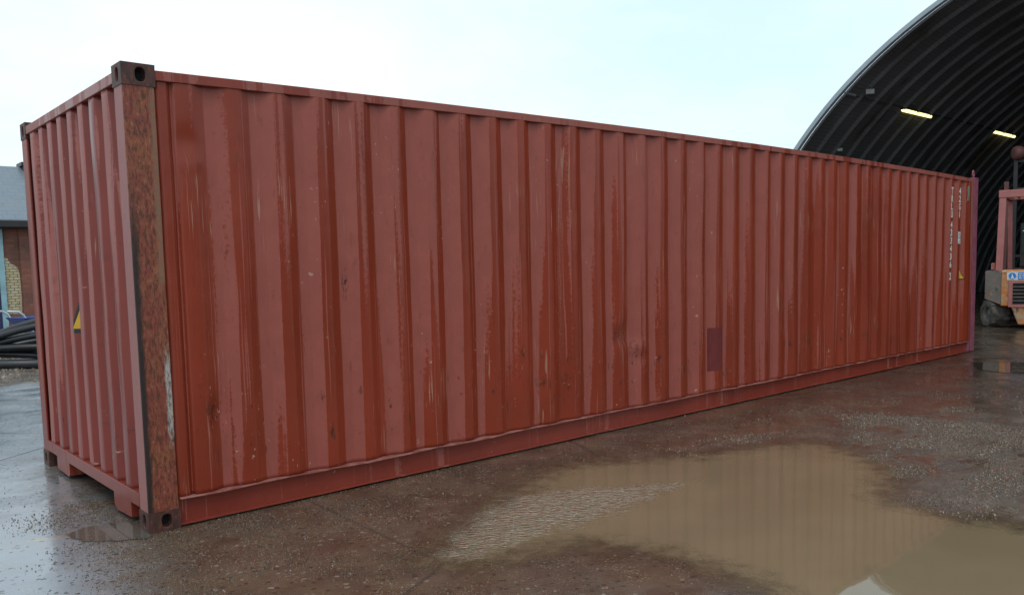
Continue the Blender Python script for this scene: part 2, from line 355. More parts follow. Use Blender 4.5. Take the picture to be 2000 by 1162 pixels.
# ---- loose gravel (uncountable)
def gravel(name, N, region, smin, smax, mat, dens=None, tilt=0):
    v = []; f = []; t = 0
    while t < N:
        x, y = region(); 
        if dens and random.random() > dens(x, y): continue
        t += 1; s = smin+(smax-smin)*random.random()**3; a = random.random()*6.28; i = len(v)
        n = random.choice((4, 5, 6)); zz = .003
        ring = [(x+math.cos(a+6.283*j/n)*s*random.uniform(.7, 1.2), y+math.sin(a+6.283*j/n)*s*random.uniform(.5, 1.1), zz-.002) for j in range(n)]
        top = [((p[0]-x)*.6+x, (p[1]-y)*.6+y, zz+s*random.uniform(.35, .8)) for p in ring]
        if tilt: tx_, ty_ = random.uniform(-tilt, tilt), random.uniform(-tilt, tilt); top = [(p[0], p[1], max(zz-.001, zz+s*.35+(p[0]-x)*tx_+(p[1]-y)*ty_)) for p in top]
        v += ring+top; f.append(tuple(i+n+j for j in range(n)))
        for j in range(n): f.append((i+j, i+(j+1) % n, i+n+(j+1) % n, i+n+j))
    me = bpy.data.meshes.new(name); me.from_pydata(v, [], f); me.update(); me.materials.append(mat)
    o = bpy.data.objects.new(name, me); COL.objects.link(o); return tag(o, kind='stuff')
def gravel_mat(nm='wet_stones', rg=.28):
    k = NM(nm); gm = k.n('ShaderNodeNewGeometry'); r_ = gm.outputs['Random Per Island']
    c = k.mix(r_, (.060, .040, .026), (.17, .125, .082)); c = k.mix(k.ss(r_, .985, .99), c, (.36, .34, .31)); c = k.mix(k.ss(r_, .04, .03), c, (.25, .075, .035))
    return k.done(c, rg, spec=.7)
M_grav = gravel_mat(); M_grit = gravel_mat('wet_grit', .10)
gd = lambda x, y: (0 if (pdist((x, y), main) > .10 or (x > .0 and x < 12.1 and y > .0 and y < 2.44)) else max(.04, min(1, 1.9*mnoise.noise(Vector((x*1.7, y*1.7, 3)))+.35)))
def near():
    # denser towards the viewer's feet
    r_ = 1.6+10*random.random()**1.8; a = yaw+R(random.uniform(-40, 42)); return CAM.x+math.sin(a)*r_, CAM.y+math.cos(a)*r_
gravel('gravel', 9500, near, .0018, .0058, M_grav, gd)
def grit_area():
    return random.gauss(4.9, 1.15), random.gauss(-2.15, .62)
gravel('gravel', 15000, grit_area, .003, .009, M_grit, lambda x, y: 0 if (y > -.3 or pdist((x, y), main) > .25) else max(0, min(1, 3.2*mnoise.noise(Vector((x*1.6, y*2.6, 5)))+.25)), tilt=.9)
def left_front():
    r_ = 4.3*random.random()**.7+1.7; a = yaw+R(random.gauss(-27, 12)); return CAM.x+math.sin(a)*r_, CAM.y+math.cos(a)*r_
gravel('gravel', 13000, left_front, .0017, .0050, M_grav, lambda x, y: 0 if (y > .0 and x > .0) else max(.02, min(1, 2.4*mnoise.noise(Vector((x*2.2, y*2.2, 8)))+.55))*max(0, min(1, (x+.62)*2.2)))
rub = lambda: (random.uniform(-3, 3.5), random.uniform(7.6, 12.5)+abs(random.gauss(0, .2)))
o = gravel('rubble', 2600, rub, .008, .045, M_grav, lambda x, y: max(.02, min(1, (y-7.4)*.45)))

# ================================================================== CONTAINER
L, WD, H = 12.05, 2.438, 2.591
PITCH = [2.89653875e-07, -3.13000643e-05, 9.60884768e-04, 2.75966597e-01, 3.75224675e-01]
XE = [sum(c*i**(4-j) for j, c in enumerate(PITCH)) for i in range(41)]   # right edge of each outward flat
BOW = .0661
def bow(v):
    t = max(0, min(1, (v.z-.2)/2.25)); return Vector((v.x, v.y, v.z+4*BOW*max(0, v.x*(L-v.x))/L**2*t))
DEP = .036
keys = [(.172, .014), (.238, .014), (.258, DEP), (.268, DEP)]
for i, e in enumerate(XE):
    w = .098 if i == 0 else .073
    if i: keys += [(e-w-.068, DEP)]
    keys += [(e-w, .004), (e, .004)]
    if i < 40: keys += [(e+.068, DEP)]
keys = [k_ for k_ in keys if k_[0] < 11.735]+[(11.74, .004), (11.80, .004)]
keys.sort()
def prof_side(x):
    for (a, ya), (b, yb) in zip(keys, keys[1:]):
        if a <= x <= b: return ya+(yb-ya)*(x-a)/(b-a+1e-9)
    return .004
def dent(x, z):
    d = 0
    def g_(cx_, cz_, sx, sz, a): return a*math.exp(-((x-cx_)/sx)**2-((z-cz_)/sz)**2)
    d += g_(.33, 2.18, .05, .09, .030)+g_(.30, 2.32, .014, .15, .018)-g_(.345, 2.07, .03, .05, .012)
    d += g_(.43, .62, .05, .09, .014)+g_(4.05, .82, .12, .10, .020)-g_(4.25, .70, .07, .06, .012)+g_(4.32, .60, .05, .05, .016)
    for i, e in enumerate(XE):
        if 24 <= i <= 34:
            rn = mnoise.noise(Vector((i*1.7, 2, 0))); wv_ = .25+.75*abs(mnoise.noise(Vector((i*2.3, 7, 1))))*2; d += wv_*(g_(e-.04, 2.12+.09*rn, .04, .03, .008)+g_(e-.04, 1.90+.12*rn, .04, .04, .008))
    d += .006*mnoise.noise(Vector((x*1.3, z*1.1, 5)))+.0025*mnoise.noise(Vector((x*4, z*3, 9)))
    d += .0016*mnoise.noise(Vector((x*13, z*9, 9)))
    return d
def sheet(name, ks, z0, z1, place, mat, parent, nz=72, dentf=None, thick=.002, zf=None):
    """corrugated sheet: profile keys (run, depth) swept in z; rounded folds come from chamfer points"""
    pts = []; zn = []
    def seg(j):
        (a, ya), (b, yb) = ks[j], ks[j+1]
        if zf: return zf(ya, yb)
        return 0 if yb-ya > .004 else .80 if ya-yb > .004 else (1 if ya > .02 else .38)
    for j, (a, ya) in enumerate(ks):
        if 0 < j < len(ks)-1:
            for (b, yb), sg in ((ks[j-1], seg(j-1)), (ks[j+1], seg(j))):
                l = math.hypot(b-a, yb-ya); t = min(.007/l, .3) if l else 0
                pts.append((a+(b-a)*t, ya+(yb-ya)*t)); zn.append(sg)
        else: pts.append((a, ya)); zn.append(.4)
    n = len(pts); v = []; f = []
    for i in range(nz+1):
        z = z0+(z1-z0)*i/nz
        for a, ya in pts: v.append(place(a, ya+(dentf(a, z) if dentf else 0), z))
    for i in range(nz):
        for j in range(n-1): f.append((i*n+j, i*n+j+1, (i+1)*n+j+1, (i+1)*n+j))
    me = bpy.data.meshes.new(name); me.from_pydata([tuple(p) for p in v], [], f); me.update()
    bm = bmesh.new(); bm.from_mesh(me); bmesh.ops.recalc_face_normals(bm, faces=bm.faces); bm.to_mesh(me); bm.free()
    for p in me.polygons: p.use_smooth = True
    at = me.attributes.new('zone', 'FLOAT', 'POINT'); at.data.foreach_set('value', zn*(nz+1))
    me.materials.append(mat); o = bpy.data.objects.new(name, me); COL.objects.link(o); o.parent = parent
    sm = o.modifiers.new('shell', 'SOLIDIFY'); sm.thickness = thick; sm.offset = 0
    return o
C = thing('shipping_container', 'long rust red corrugated steel shipping container standing on the wet yard', 'shipping container')
sheet('side_panel', keys, .172, 2.53, lambda a, d, z: bow(Vector((a, d, z))), M_side, C, 90, dent)
sheet('side_panel', keys, .172, 2.53, lambda a, d, z: bow(Vector((a, WD-d, z))), M_side, C, 2)
# end panel: run along y
ek = [(.10, .040), (.165, .040)]
for i in range(8):
    yy = .276+.2552*i; ek += [(yy, .054), (yy+.032, .008), (yy+.032+.106, .008), (yy+.032+.106+.032, .054)]
ek += [(2.34, .05)]
def prof_end(y):
    for (a, ya), (b, yb) in zip(ek, ek[1:]):
        if a <= y <= b: return ya+(yb-ya)*(y-a)/(b-a+1e-9)
    return .04
def edent(a, z):
    g_ = lambda ca, cz, sa, sz, k: k*math.exp(-((a-ca)/sa)**2-((z-cz)/sz)**2)
    return g_(.30, 2.2, .05, .25, .016)+g_(.24, 1.5, .04, .3, .012)-g_(.26, .75, .05, .4, .020)+g_(.20, .45, .05, .15, .014)+.004*mnoise.noise(Vector((a*5, z*2.4, 1)))
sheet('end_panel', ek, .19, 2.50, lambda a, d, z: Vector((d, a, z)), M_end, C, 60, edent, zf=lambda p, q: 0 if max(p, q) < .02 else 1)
# posts
def lprof(z0, z1, name, mat, T, lab=None):
    m = MB(); P = [(0, 0), (.168, 0), (.168, .012), (.150, .030), (.040, .060), (.040, .110), (.012, .150), (0, .150)]
    n = 24
    for i in range(n):
        a, b = z0+(z1-z0)*i/n, z0+(z1-z0)*(i+1)/n
        for j in range(len(P)):
            p, q = P[j], P[(j+1) % len(P)]
            m.quad([(p[0], p[1], a), (q[0], q[1], a), (q[0], q[1], b), (p[0], p[1], b)])
    def w(v): 
        nn = mnoise.noise(Vector((v.x*6, v.y*6, v.z*3)))*.004; return T(Vector((v.x, v.y, v.z)))+Vector((0, nn if v.y < .02 else 0, 0))
    m.v = m.v; o = m.build(name, mat, C, warp=w, fix=False)
    bm = bmesh.new(); bm.from_mesh(o.data); bmesh.ops.remove_doubles(bm, verts=bm.verts, dist=.0008); bmesh.ops.recalc_face_normals(bm, faces=bm.faces); bm.to_mesh(o.data); bm.free()
    b_ = o.modifiers.new('bevel', 'BEVEL'); b_.width = .007; b_.segments = 3; b_.limit_method = 'ANGLE'; b_.angle_limit = R(50)
    return tag(o, lab) if lab else o
lprof(.116, 2.475, 'corner_post', M_post, lambda v: v, 'rust stained corner post with black grime and patches of bare grey metal')
lprof(.116, 2.475, 'corner_post', M_rail, lambda v: Vector((v.x, WD-v.y, v.z)))
# castings
def plate(m, o_, u, v, n_, w, h, hc, hr, dep=.03):
    """rectangle w x h at o_ with an oval hole, recess along -n_"""
    o_, u, v, n_ = map(Vector, (o_, u, v, n_)); N = 32; i = len(m.v); cx_, cy_ = hc; out = []; inn = []
    for k in range(N):
        a = 2*math.pi*k/N; ca, sa = math.cos(a), math.sin(a)
        dx = ((w-cx_) if ca > 0 else cx_)/max(abs(ca), 1e-6); dy = ((h-cy_) if sa > 0 else cy_)/max(abs(sa), 1e-6); t = min(dx, dy)
        out.append((cx_+ca*t, cy_+sa*t))
        ex = 2.6; rr_ = (abs(ca/hr[0])**ex+abs(sa/hr[1])**ex)**(-1/ex); inn.append((cx_+ca*rr_, cy_+sa*rr_))
    for c_ in ((0, 0), (w, 0), (w, h), (0, h)):
        k = min(range(N), key=lambda q: math.hypot(out[q][0]-c_[0], out[q][1]-c_[1])); out[k] = c_
    P = lambda q, d=0: o_+u*q[0]+v*q[1]-n_*d
    m.v += [P(q) for q in out]+[P(q) for q in inn]+[P(q, dep) for q in inn]
    for k in range(N):
        k2 = (k+1) % N; m.f += [(i+k, i+k2, i+N+k2, i+N+k), (i+N+k, i+N+k2, i+2*N+k2, i+2*N+k)]; m.mi += [0, 0]
    m.f.append(tuple(i+2*N+k for k in range(N))); m.mi.append(1)
def casting(fx, fy, zt):
    m = MB(); w, d, h = .178, .162, .118; z = 0
    plate(m, (0, 0, 0), (1, 0, 0), (0, 0, 1), (0, -1, 0), w, h, (.100, .059), (.027, .037), .045)
    plate(m, (0, d, 0), (0, -1, 0), (0, 0, 1), (-1, 0, 0), d, h, (.085, .059), (.026, .038), .045)
    if zt: plate(m, (0, 0, h), (1, 0, 0), (0, 1, 0), (0, 0, 1), w, d, (.09, .08), (.055, .03), .03)
    else: m.quad([(0, 0, h), (w, 0, h), (w, d, h), (0, d, h)])
    m.quad([(0, 0, 0), (0, d, 0), (w, d, 0), (w, 0, 0)]); m.quad([(w, 0, 0), (w, d, 0), (w, d, h), (w, 0, h)]); m.quad([(0, d, 0), (0, d, h), (w, d, h), (w, d, 0)])
    z0 = H-.118 if zt else .0
    def wp(v):
        x = v.x; y = v.y
        if fx: x = L-x
        if fy: y = WD-y
        # proud of the frame by a few millimetres
        return Vector((x+(-.004 if not fx else .004), y+(-.004 if not fy else .004), v.z+z0))
    o = m.build('corner_casting', [M_cast, M_black], C, warp=wp)
    bm = bmesh.new(); bm.from_mesh(o.data); bmesh.ops.remove_doubles(bm, verts=bm.verts, dist=.0005); bmesh.ops.recalc_face_normals(bm, faces=bm.faces); bm.to_mesh(o.data); bm.free()
    b_ = o.modifiers.new('bevel', 'BEVEL'); b_.width = .006; b_.segments = 3; b_.limit_method = 'ANGLE'; b_.angle_limit = R(60)
for a in ((0, 0, 1), (0, 0, 0), (0, 1, 1), (0, 1, 0)): casting(*a)
# long rails (segmented so they can bow and carry small knocks)
def rail(name, segs, y0, y1, z0, z1, x0, x1, mat, wob=.0, nseg=90, flip=False, bev=.003):
    m = MB(); v = []; f = []
    for i in range(nseg+1):
        x = x0+(x1-x0)*i/nseg; w = wob*mnoise.noise(Vector((x*2.3, z0*9, 2)))+wob*.6*mnoise.noise(Vector((x*7, z0*9, 4)))
        for (y, z) in ((y0+w, z0+w*.6), (y1, z0), (y1, z1), (y0+w, z1+w*.6)):
            if flip: y = WD-y
            v.append(bow(Vector((x, y, z))))
    for i in range(nseg):
        for j in range(4): f.append((i*4+j, i*4+(j+1) % 4, (i+1)*4+(j+1) % 4, (i+1)*4+j))
    f.append((0, 1, 2, 3)); n = nseg*4; f.append((n+3, n+2, n+1, n))
    m.v = v; m.f = f; m.mi = [0]*len(f); return m.build(name, mat, C, bev=bev)
for fl in (False, True):
    rail('top_rail', 0, -.002, .058, 2.506, 2.560, .176, 11.80, M_rail, .0035, flip=fl)
    # bottom rail: recessed web with a lip above and a small foot flange
    rail('bottom_rail', 0, .034, .040, .016, .170, .176, 11.85, M_rail, .003, flip=fl)
    rail('bottom_rail_lip', 0, -.013, .046, .166, .173, .176, 11.85, M_lip, .011, 140, fl, .001)
    rail('bottom_rail_flange', 0, .004, .060, .012, .020, .176, 11.85, M_rail, .003, 90, fl, .001)
# end rails
m = MB(); m.box(-.001, .06, .15, WD-.15, 2.500, 2.560); m.build('top_end_rail', M_rail, C, bev=.004)
m = MB(); m.box(-.001, .010, .15, WD-.15, .125, .205); m.box(.010, .05, .15, WD-.15, .197, .205); m.build('bottom_end_rail', M_rail, C, bev=.002)
for y0, y1 in ((.318, .650), (1.70, 2.045)):
    m = MB(); T = Matrix.Translation((.002, 0, 0)) @ Matrix(((0, 0, 1, 0), (1, 0, 0, 0), (0, 1, 0, 0), (0, 0, 0, 1)))
    P = [(y0, .03), (y1-.05, .018), (y1, .05), (y1, .128), (y0, .128)] if y0 < 1 else [(y0+.03, .02), (y1, .03), (y1, .128), (y0, .128), (y0, .04)]
    m.prism(P, 0, .006, T); m.box(.008, .9, y0, y0+.006, .03, .128); m.box(.008, .9, y1-.006, y1, .05, .128); m.build('tunnel_plate', M_rail, C)
m = MB(); m.box(.05, L-.1, .05, WD-.05, .13, .165); m.build('floor_deck', M_black, C)
for i in range(18):
    if i == 0: mm = MB()
    mm.box(1.0+i*.62, 1.05+i*.62, .05, WD-.05, .035, .128)
mm.build('cross_members', M_black, C)
# roof: crosswise corrugations
rk = [(.19, 0)]
x_ = .3
while x_ < 11.7: rk += [(x_, 0), (x_+.02, -.018), (x_+.09, -.018), (x_+.11, 0)]; x_ += .21
rk.append((11.8, 0))
sheet('roof_panel', rk, .02, WD-.02, lambda a, d, z: bow(Vector((a, z, 2.553+d-.006+.0))), M_rail, C, 1)
# door end (faded purple)
m = MB(); m.box(11.800, 11.875, .0, .10, .012, 2.565); m.build('door_post', M_rail, C, bev=.004)
m = MB(); m.box(11.890, L-.012, -.005, .06, .012, 2.585); m.box(11.8745, 11.891, .02, .07, .02, 2.56); m.build('door_post_channel', M_pink, C, bev=.005)
m = MB(); m.box(11.800, L-.012, WD-.10, WD, .012, 2.585); m.build('door_post', M_pink, C, bev=.004)
m = MB(); m.box(11.80, L-.014, .062, WD-.102, 2.45, 2.58); m.build('door_header', M_pink, C, bev=.004)
m = MB(); m.box(11.80, L-.014, .062, WD-.102, .02, .15); m.build('door_sill', M_pink, C, bev=.004)
for y0 in (.105, 1.215):
    d = MB(); d.box(11.93, 11.98, y0, y0+1.105, .155, 2.445); d.box(11.981, 12.0, y0+.05, y0+1.05, .3, 1.2); d.box(11.981, 12.0, y0+.05, y0+1.05, 1.35, 2.3); dr = d.build('door', M_rail, C, bev=.004)
    for yb in (y0+.3, y0+.8):
        b_ = MB(); b_.tube([(12.03, yb, .1), (12.03, yb, 2.5)], .016); b_.box(12.0, 12.05, yb-.04, yb+.04, 1.0, 1.08); b_.tube([(12.05, yb, 1.04), (12.06, yb+.35, 1.04)], .01); b_.build('locking_bar', M_pink, dr)
m = MB(); m.tube([(11.945+.0, .03+.032*math.cos(a), 2.632+.046*math.sin(a)) if 0 else (11.93+.028*math.cos(a), .03, 2.640+.048*math.sin(a)) for a in [6.283*i/20 for i in range(20)]], .010, 8, True)
m.build('lifting_eye', M_pink, C, smooth=True)
m = MB(); m.box(11.78, 11.86, -.0015, .033, .022, .16); m.build('painted_gusset', M_pink, C)
# lettering: white stencilled characters on the outward flats
def text_mesh(body, size, w, name, x, z, parent, mat=M_white, y=-.0005, sx=1.0):
    cu = bpy.data.curves.new('txt', 'FONT'); cu.body = body; cu.size = size; cu.align_x = 'CENTER'; cu.align_y = 'TOP'; cu.offset = size*.030; cu.extrude = .0006; cu.resolution_u = 3
    to = bpy.data.objects.new('txt', cu); COL.objects.link(to); bpy.context.view_layer.update()
    me = bpy.data.meshes.new_from_object(to.evaluated_get(bpy.context.evaluated_depsgraph_get())); bpy.data.objects.remove(to)
    xs = [v.co.x for v in me.vertices]; ys = [v.co.y for v in me.vertices]; X0, X1, Y0, Y1 = min(xs), max(xs), min(ys), max(ys)
    return me, (X0, X1, Y0, Y1)
def stencil_column(chars, name, x0, x1, ztop, pitch, hgt, parent, lab=None):
    vs = []; fs = []
    for i, ch in enumerate(chars):
        if ch == ' ': continue
        me, (a, b, c_, d_) = text_mesh(ch, .1, 0, '', 0, 0, parent); o0 = len(vs); w = x1-x0; zt = ztop-i*pitch
        nar = .35 if ch in '1' else 1
        for v in me.vertices:
            fx = (v.co.x-a)/(b-a); fx = .5+(fx-.5)*nar
            X = x0+w*fx; Z = zt-hgt+hgt*(v.co.y-c_)/(d_-c_); bz = 4*BOW*X*(L-X)/L**2*max(0, min(1, (Z-.2)/2.25))*0
            Y = prof_side(X)+dent(X, Z)-.0022-(.0008 if v.co.z > 0 else 0); vs.append((X, Y, Z))
        for p in me.polygons: fs.append(tuple(o0+q for q in p.vertices))
    me = bpy.data.meshes.new(name); me.from_pydata(vs, [], fs); me.update(); me.materials.append(M_white)
    o = bpy.data.objects.new(name, me); COL.objects.link(o); o.parent = parent
    return o
e1, e2 = 11.135, 11.415
def flatfix(e): # right edge of the nearest outward flat
    return min(XE, key=lambda q: abs(q-e))
f1, f2 = flatfix(e1), flatfix(e2)
stencil_column('TRLU', 'container_code', f1-.066, f1-.006, 2.409, .1095, .098, C)
stencil_column('433436', 'container_code', f1-.066, f1-.006, 1.935, .1125, .099, C)
stencil_column('2', 'container_code', f1-.066, f1-.006, 1.212, .1, .108, C)
stencil_column('42G1', 'size_code', f2-.066, f2-.006, 2.415, .1105, .098, C)
m = MB()
m.box(f2-.068, f2+.004, -.003, .004, 1.615, 1.785); m.build('data_plate', M_plate, C, bev=.001)
for a, b, w_ in ((1.737, 1.742, .015), (1.757, 1.762, .02), (1.640, 1.645, .02), (1.66, 1.665, .025)): m = MB(); m.box(f2-.055, f2-w_, -.0042, -.0032, a, b); m.build('plate_print', M_blk, C)
m = MB(); m.box(f2-.066, f2+.002, -.0042, -.0032, 1.698, 1.706); m.build('plate_print', M_blk, C)
m = MB(); m.box(11.655, 11.715, -.002, .006, 2.30, 2.45); m.box(11.650, 11.695, -.003, .006, 2.235, 2.30); m.build('grey_marker_plate', M_greyplate, C, bev=.002)
def drape(name, tri, mat, off, place, N=26, parent=C):
    """triangle sticker laid over the folds; tri = (a0,z0),(a1,z1),(a2,z2)"""
    v = []; f = []; id_ = {}
    for i in range(N+1):
        for j in range(N+1-i):
            u_, w_ = i/N, j/N; a = tri[0][0]+(tri[1][0]-tri[0][0])*u_+(tri[2][0]-tri[0][0])*w_; z = tri[0][1]+(tri[1][1]-tri[0][1])*u_+(tri[2][1]-tri[0][1])*w_
            id_[i, j] = len(v); v.append(place(a, z, off))
    for i in range(N):
        for j in range(N-i):
            f.append((id_[i, j], id_[i+1, j], id_[i, j+1]))
            if j < N-i-1: f.append((id_[i+1, j], id_[i+1, j+1], id_[i, j+1]))
    me = bpy.data.meshes.new(name); me.from_pydata(v, [], f); me.update(); me.materials.append(mat); o = bpy.data.objects.new(name, me); COL.objects.link(o); o.parent = parent
    sm = o.modifiers.new('shell', 'SOLIDIFY'); sm.thickness = .0006; sm.offset = 0
    return o
ps = lambda a, z, off: (a, prof_side(a)+dent(a, z)-off, z)
pe = lambda a, z, off: (prof_end(a)+edent(a, z)-off, a, z)
t = drape('warning_triangle', ((11.425, 1.365), (11.425, 1.095), (11.625, 1.095)), M_blk, .0025, ps)
drape('sticker_face', ((11.430, 1.325), (11.430, 1.110), (11.602, 1.110)), M_yel, .0040, ps, parent=t)
t = drape('warning_triangle', ((1.258, 1.52), (1.258, 1.070), (1.345, 1.070)), M_blk, .0025, pe)
drape('sticker_face', ((1.260, 1.40), (1.260, 1.100), (1.332, 1.100)), M_yel, .0040, pe, parent=t)
# maroon touch-up patch rolled over folds
v = []; f = []; n = 30
for i in range(n+1):
    for j in range(13):
        X = 5.315+.235*i/n; Z = .375+.425*j/12; v.append((X, prof_side(X)+dent(X, Z)-.0022, Z))
for i in range(n):
    for j in range(12): f.append((i*13+j, (i+1)*13+j, (i+1)*13+j+1, i*13+j+1))
me = bpy.data.meshes.new('paint_patch'); me.from_pydata(v, [], f); me.update(); me.materials.append(M_patch); o = bpy.data.objects.new('paint_patch', me); COL.objects.link(o); o.parent = C

# ================================================================== VAULTED SHED
SX0, SX1, SCY, SCZ, SR = 17.33, 57.0, -1.692, -1.935, 9.705
def shed_mat():
    k = NM('dark_ribbed_steel'); x, y, z = k.xyz(); n = k.noise((.6, .6, .6), 1, 4)
    c = k.mix(k.ss(n, .35, .65), (.118, .119, .126), (.088, .088, .089))
    c = k.mix(k.ss(k.noise((1.6, .5, .5), 1, 3, off=(3, 2, 1)), .58, .7), c, (.045, .038, .028))
    # crimps across the ribs: follow the angle round the vault
    ang = k.math('ARCTAN2', k.add(z, -SCZ), k.add(y, -SCY)); wv = k.math('SINE', k.mul(ang, 2*math.pi*SR/.085))
    c = k.mix(k.mul(k.ss(wv, .2, 1), .22), c, (.020, .021, .024))
    return k.done(c, .62, .0, k.bump(wv, .25, .008), spec=.3)
M_shed = shed_mat()
shed = thing('vaulted_shed', 'large dark arched ribbed steel shed with open front and grey edge trim', 'shed', (SX0, SCY, 0))
def arc(rad, a): return (SCY+rad*math.cos(a)-SCY, SCZ+rad*math.sin(a))
a0 = math.asin(-SCZ/SR); NA = 84
v = []; f = []; prof = []; x = 0; P_ = .78
while x < SX1-SX0: prof += [(x, 0), (x+.03, -.0), (x+.07, .078), (x+P_*.5, .09), (x+P_-.04, .078)]; x += P_
for (px_, dr_) in prof:
    for i in range(NA+1):
        a = a0+(math.pi-2*a0)*i/NA; yy_, zz_ = arc(SR-.10+dr_, a); v.append((px_, yy_, max(zz_, -.05)))
for j in range(len(prof)-1):
    for i in range(NA): b = j*(NA+1)+i; f.append((b, b+1, b+NA+2, b+NA+1))
me = bpy.data.meshes.new('roof_vault'); me.from_pydata(v, [], f); me.update(); me.materials.append(M_shed); o = bpy.data.objects.new('roof_vault', me); COL.objects.link(o); o.parent = shed
sm = o.modifiers.new('shell', 'SOLIDIFY'); sm.thickness = .01
def arc_strip(name, x0, x1, r0_, r1_, mat):
    m = MB(); 
    for i in range(NA):
        q = [arc(r0_, a0+(math.pi-2*a0)*(i+k_)/NA) for k_ in (0, 1)]; w = [arc(r1_, a0+(math.pi-2*a0)*(i+k_)/NA) for k_ in (0, 1)]
        for X in (x0, x1): m.quad([(X, *q[0]), (X, *q[1]), (X, *w[1]), (X, *w[0])])
        m.quad([(x0, *q[0]), (x0, *q[1]), (x1, *q[1]), (x1, *q[0])]); m.quad([(x0, *w[0]), (x0, *w[1]), (x1, *w[1]), (x1, *w[0])])
    o = m.build(name, mat, shed); bm = bmesh.new(); bm.from_mesh(o.data); bmesh.ops.remove_doubles(bm, verts=bm.verts, dist=.0005); bmesh.ops.recalc_face_normals(bm, faces=bm.faces); bm.to_mesh(o.data); bm.free(); return o
M_trim = simple('grey_trim', (.34, .40, .44), .4, .2, .15, 2)
arc_strip('edge_trim', -.10, .03, SR-.035, SR+.06, M_trim)
m = MB(); pts = [arc(SR, a0+(math.pi-2*a0)*i/NA) for i in range(NA+1)]
m.quad([(SX1-SX0-.3, p[0], max(p[1], 0)) for p in pts]); m.build('back_wall', simple('shed_back', (.03, .032, .034), .8), shed, fix=False)
# conduit + lamps
m = MB(); m.tube([(17.45, 4.80, 5.235), (40, 4.80, 5.235)], .022, 8); cd_ = m.build('cable_conduit', simple('dark_conduit', (.02, .02, .022), .5), None, smooth=True)
tag(cd_, 'thin dark cable conduit running along the shed ceiling past both lamps', 'conduit')
M_cap = simple('conduit_grey', (.25, .28, .30), .4)
m = MB(); m.tube([(17.42, 4.80, 5.235), (17.9, 4.80, 5.235)], .03, 8); o = m.build('conduit_end', M_cap, cd_)
me_ = bpy.data.materials.new('lit_tube'); me_.use_nodes = True; bs = me_.node_tree.nodes['Principled BSDF']; bs.inputs['Base Color'].default_value = (.9, .85, .5, 1)
bs.inputs['Emission Color'].default_value = (1.0, .86, .33, 1); bs.inputs['Emission Strength'].default_value = 2.2
M_house = simple('lamp_housing', (.03, .03, .032), .5)
def batten(x0, ln, lab, lamp0=None):
    t_ = thing('strip_lamp', lab, 'strip light', (x0, 4.80, 5.20), 'lit strip lamps on the shed ceiling')
    m = MB(); m.box(0, ln, -.05, .05, -.005, .03); m.box(-.05, .0, -.04, .04, -.03, .02); m.box(ln, ln+.05, -.04, .04, -.03, .02); m.build('housing', M_house, t_, bev=.004)
    m = MB(); m.tube([(.0, 0, -.035), (.02, 0, -.035), (ln-.02, 0, -.035), (ln, 0, -.035)], [.03, .042, .042, .03], 10); m.build('lit_tube', me_, t_, smooth=True)
batten(20.42, 1.74, 'lit yellow strip lamp nearest the shed mouth')
batten(26.75, 1.80, 'lit yellow strip lamp deeper inside the shed, above the forklift')
M_flood = simple('flood_grey', (.14, .14, .125), .5); M_glass = simple('flood_glass', (.25, .25, .23), .2)
def flood(loc, rz, lab, s=1):
    t_ = thing('flood_light', lab, 'flood light', loc, 'unlit flood lights under the vault', rz)
    m = MB(); m.prism([(-.13*s, -.10*s), (.13*s, -.10*s), (.10*s, .06*s), (-.10*s, .06*s)], -.16*s, .0); m.build('body', M_flood, t_, bev=.01)
    m = MB(); m.box(-.11*s, .11*s, -.112*s, -.102*s, -.14*s, -.02*s); m.build('glass', M_glass, t_)
    m = MB(); m.tube([(0, -.02, 0), (0, .0, .14*s), (0, .08, .20*s)], .014, 8); m.build('bracket', M_house, t_)
flood((18.1, 4.55, 5.36), R(-60), 'grey flood light beside the conduit end near the shed edge', .8)
flood((18.95, 5.70, 4.20), R(-60), 'small grey flood light lower on the vault just above the container', .52)

# ================================================================== FORKLIFT (seen from its rear left corner)
hd = Vector((.978, .208, 0)); hang = math.atan2(hd.y, hd.x)
FK = thing('forklift', 'worn orange and cream forklift with pink overhead guard parked in the shed mouth', 'forklift', (16.51, 1.11, 0), rz=hang)
# local: +x forward, +y left, corner of the body at the origin, body spreads to y=-1.35
def worn(name, base, spots, n_=.5):
    k = NM(name); a = k.noise((3, 3, 5), 1, 6, .75); b = k.noise((9, 9, 7), 1, 5, .7, off=(2, 5, 1)); d = k.noise((5, 5, 5), 1, 5, .7, off=(7, 1, 3))
    c = k.mix(k.ss(a, .44, .56), base, spots[0]); c = k.mix(k.ss(b, .56, .66), c, spots[1]); c = k.mix(k.ss(d, .60, .68), c, spots[2])
    return k.done(c, .6, 0, k.bump(b, .3, .01))
M_or = worn('worn_orange', (.34, .26, .17), [(.46, .15, .03), (.09, .06, .045), (.22, .17, .12)])
M_org = worn('worn_grey_orange', (.17, .145, .12), [(.14, .12, .10), (.50, .17, .03), (.08, .07, .06)])
M_fpink = worn('faded_pink_frame', (.33, .115, .105), [(.36, .13, .12), (.26, .08, .07), (.25, .17, .15)])
M_tyre = simple('black_rubber', (.030, .028, .026), .75, 0, .3, 10, (.095, .082, .068)); M_rim = simple('dirty_rim', (.12, .105, .09), .5, 0, .4, 12)
M_dk = simple('dark_machine', (.014, .014, .016), .5)
Wd = 1.35
TX = Matrix(((1, 0, 0, 0), (0, 0, 1, 0), (0, 1, 0, 0), (0, 0, 0, 1)))     # (x,z) profiles extruded along y
TY = Matrix(((0, 0, 1, 0), (1, 0, 0, 0), (0, 1, 0, 0), (0, 0, 0, 1)))     # (y,z) profiles extruded along x
def side_prism(m, prof_xz, y0, y1):
    m.prism(prof_xz, y0, y1, TX)
YL, YR = .31, -1.31
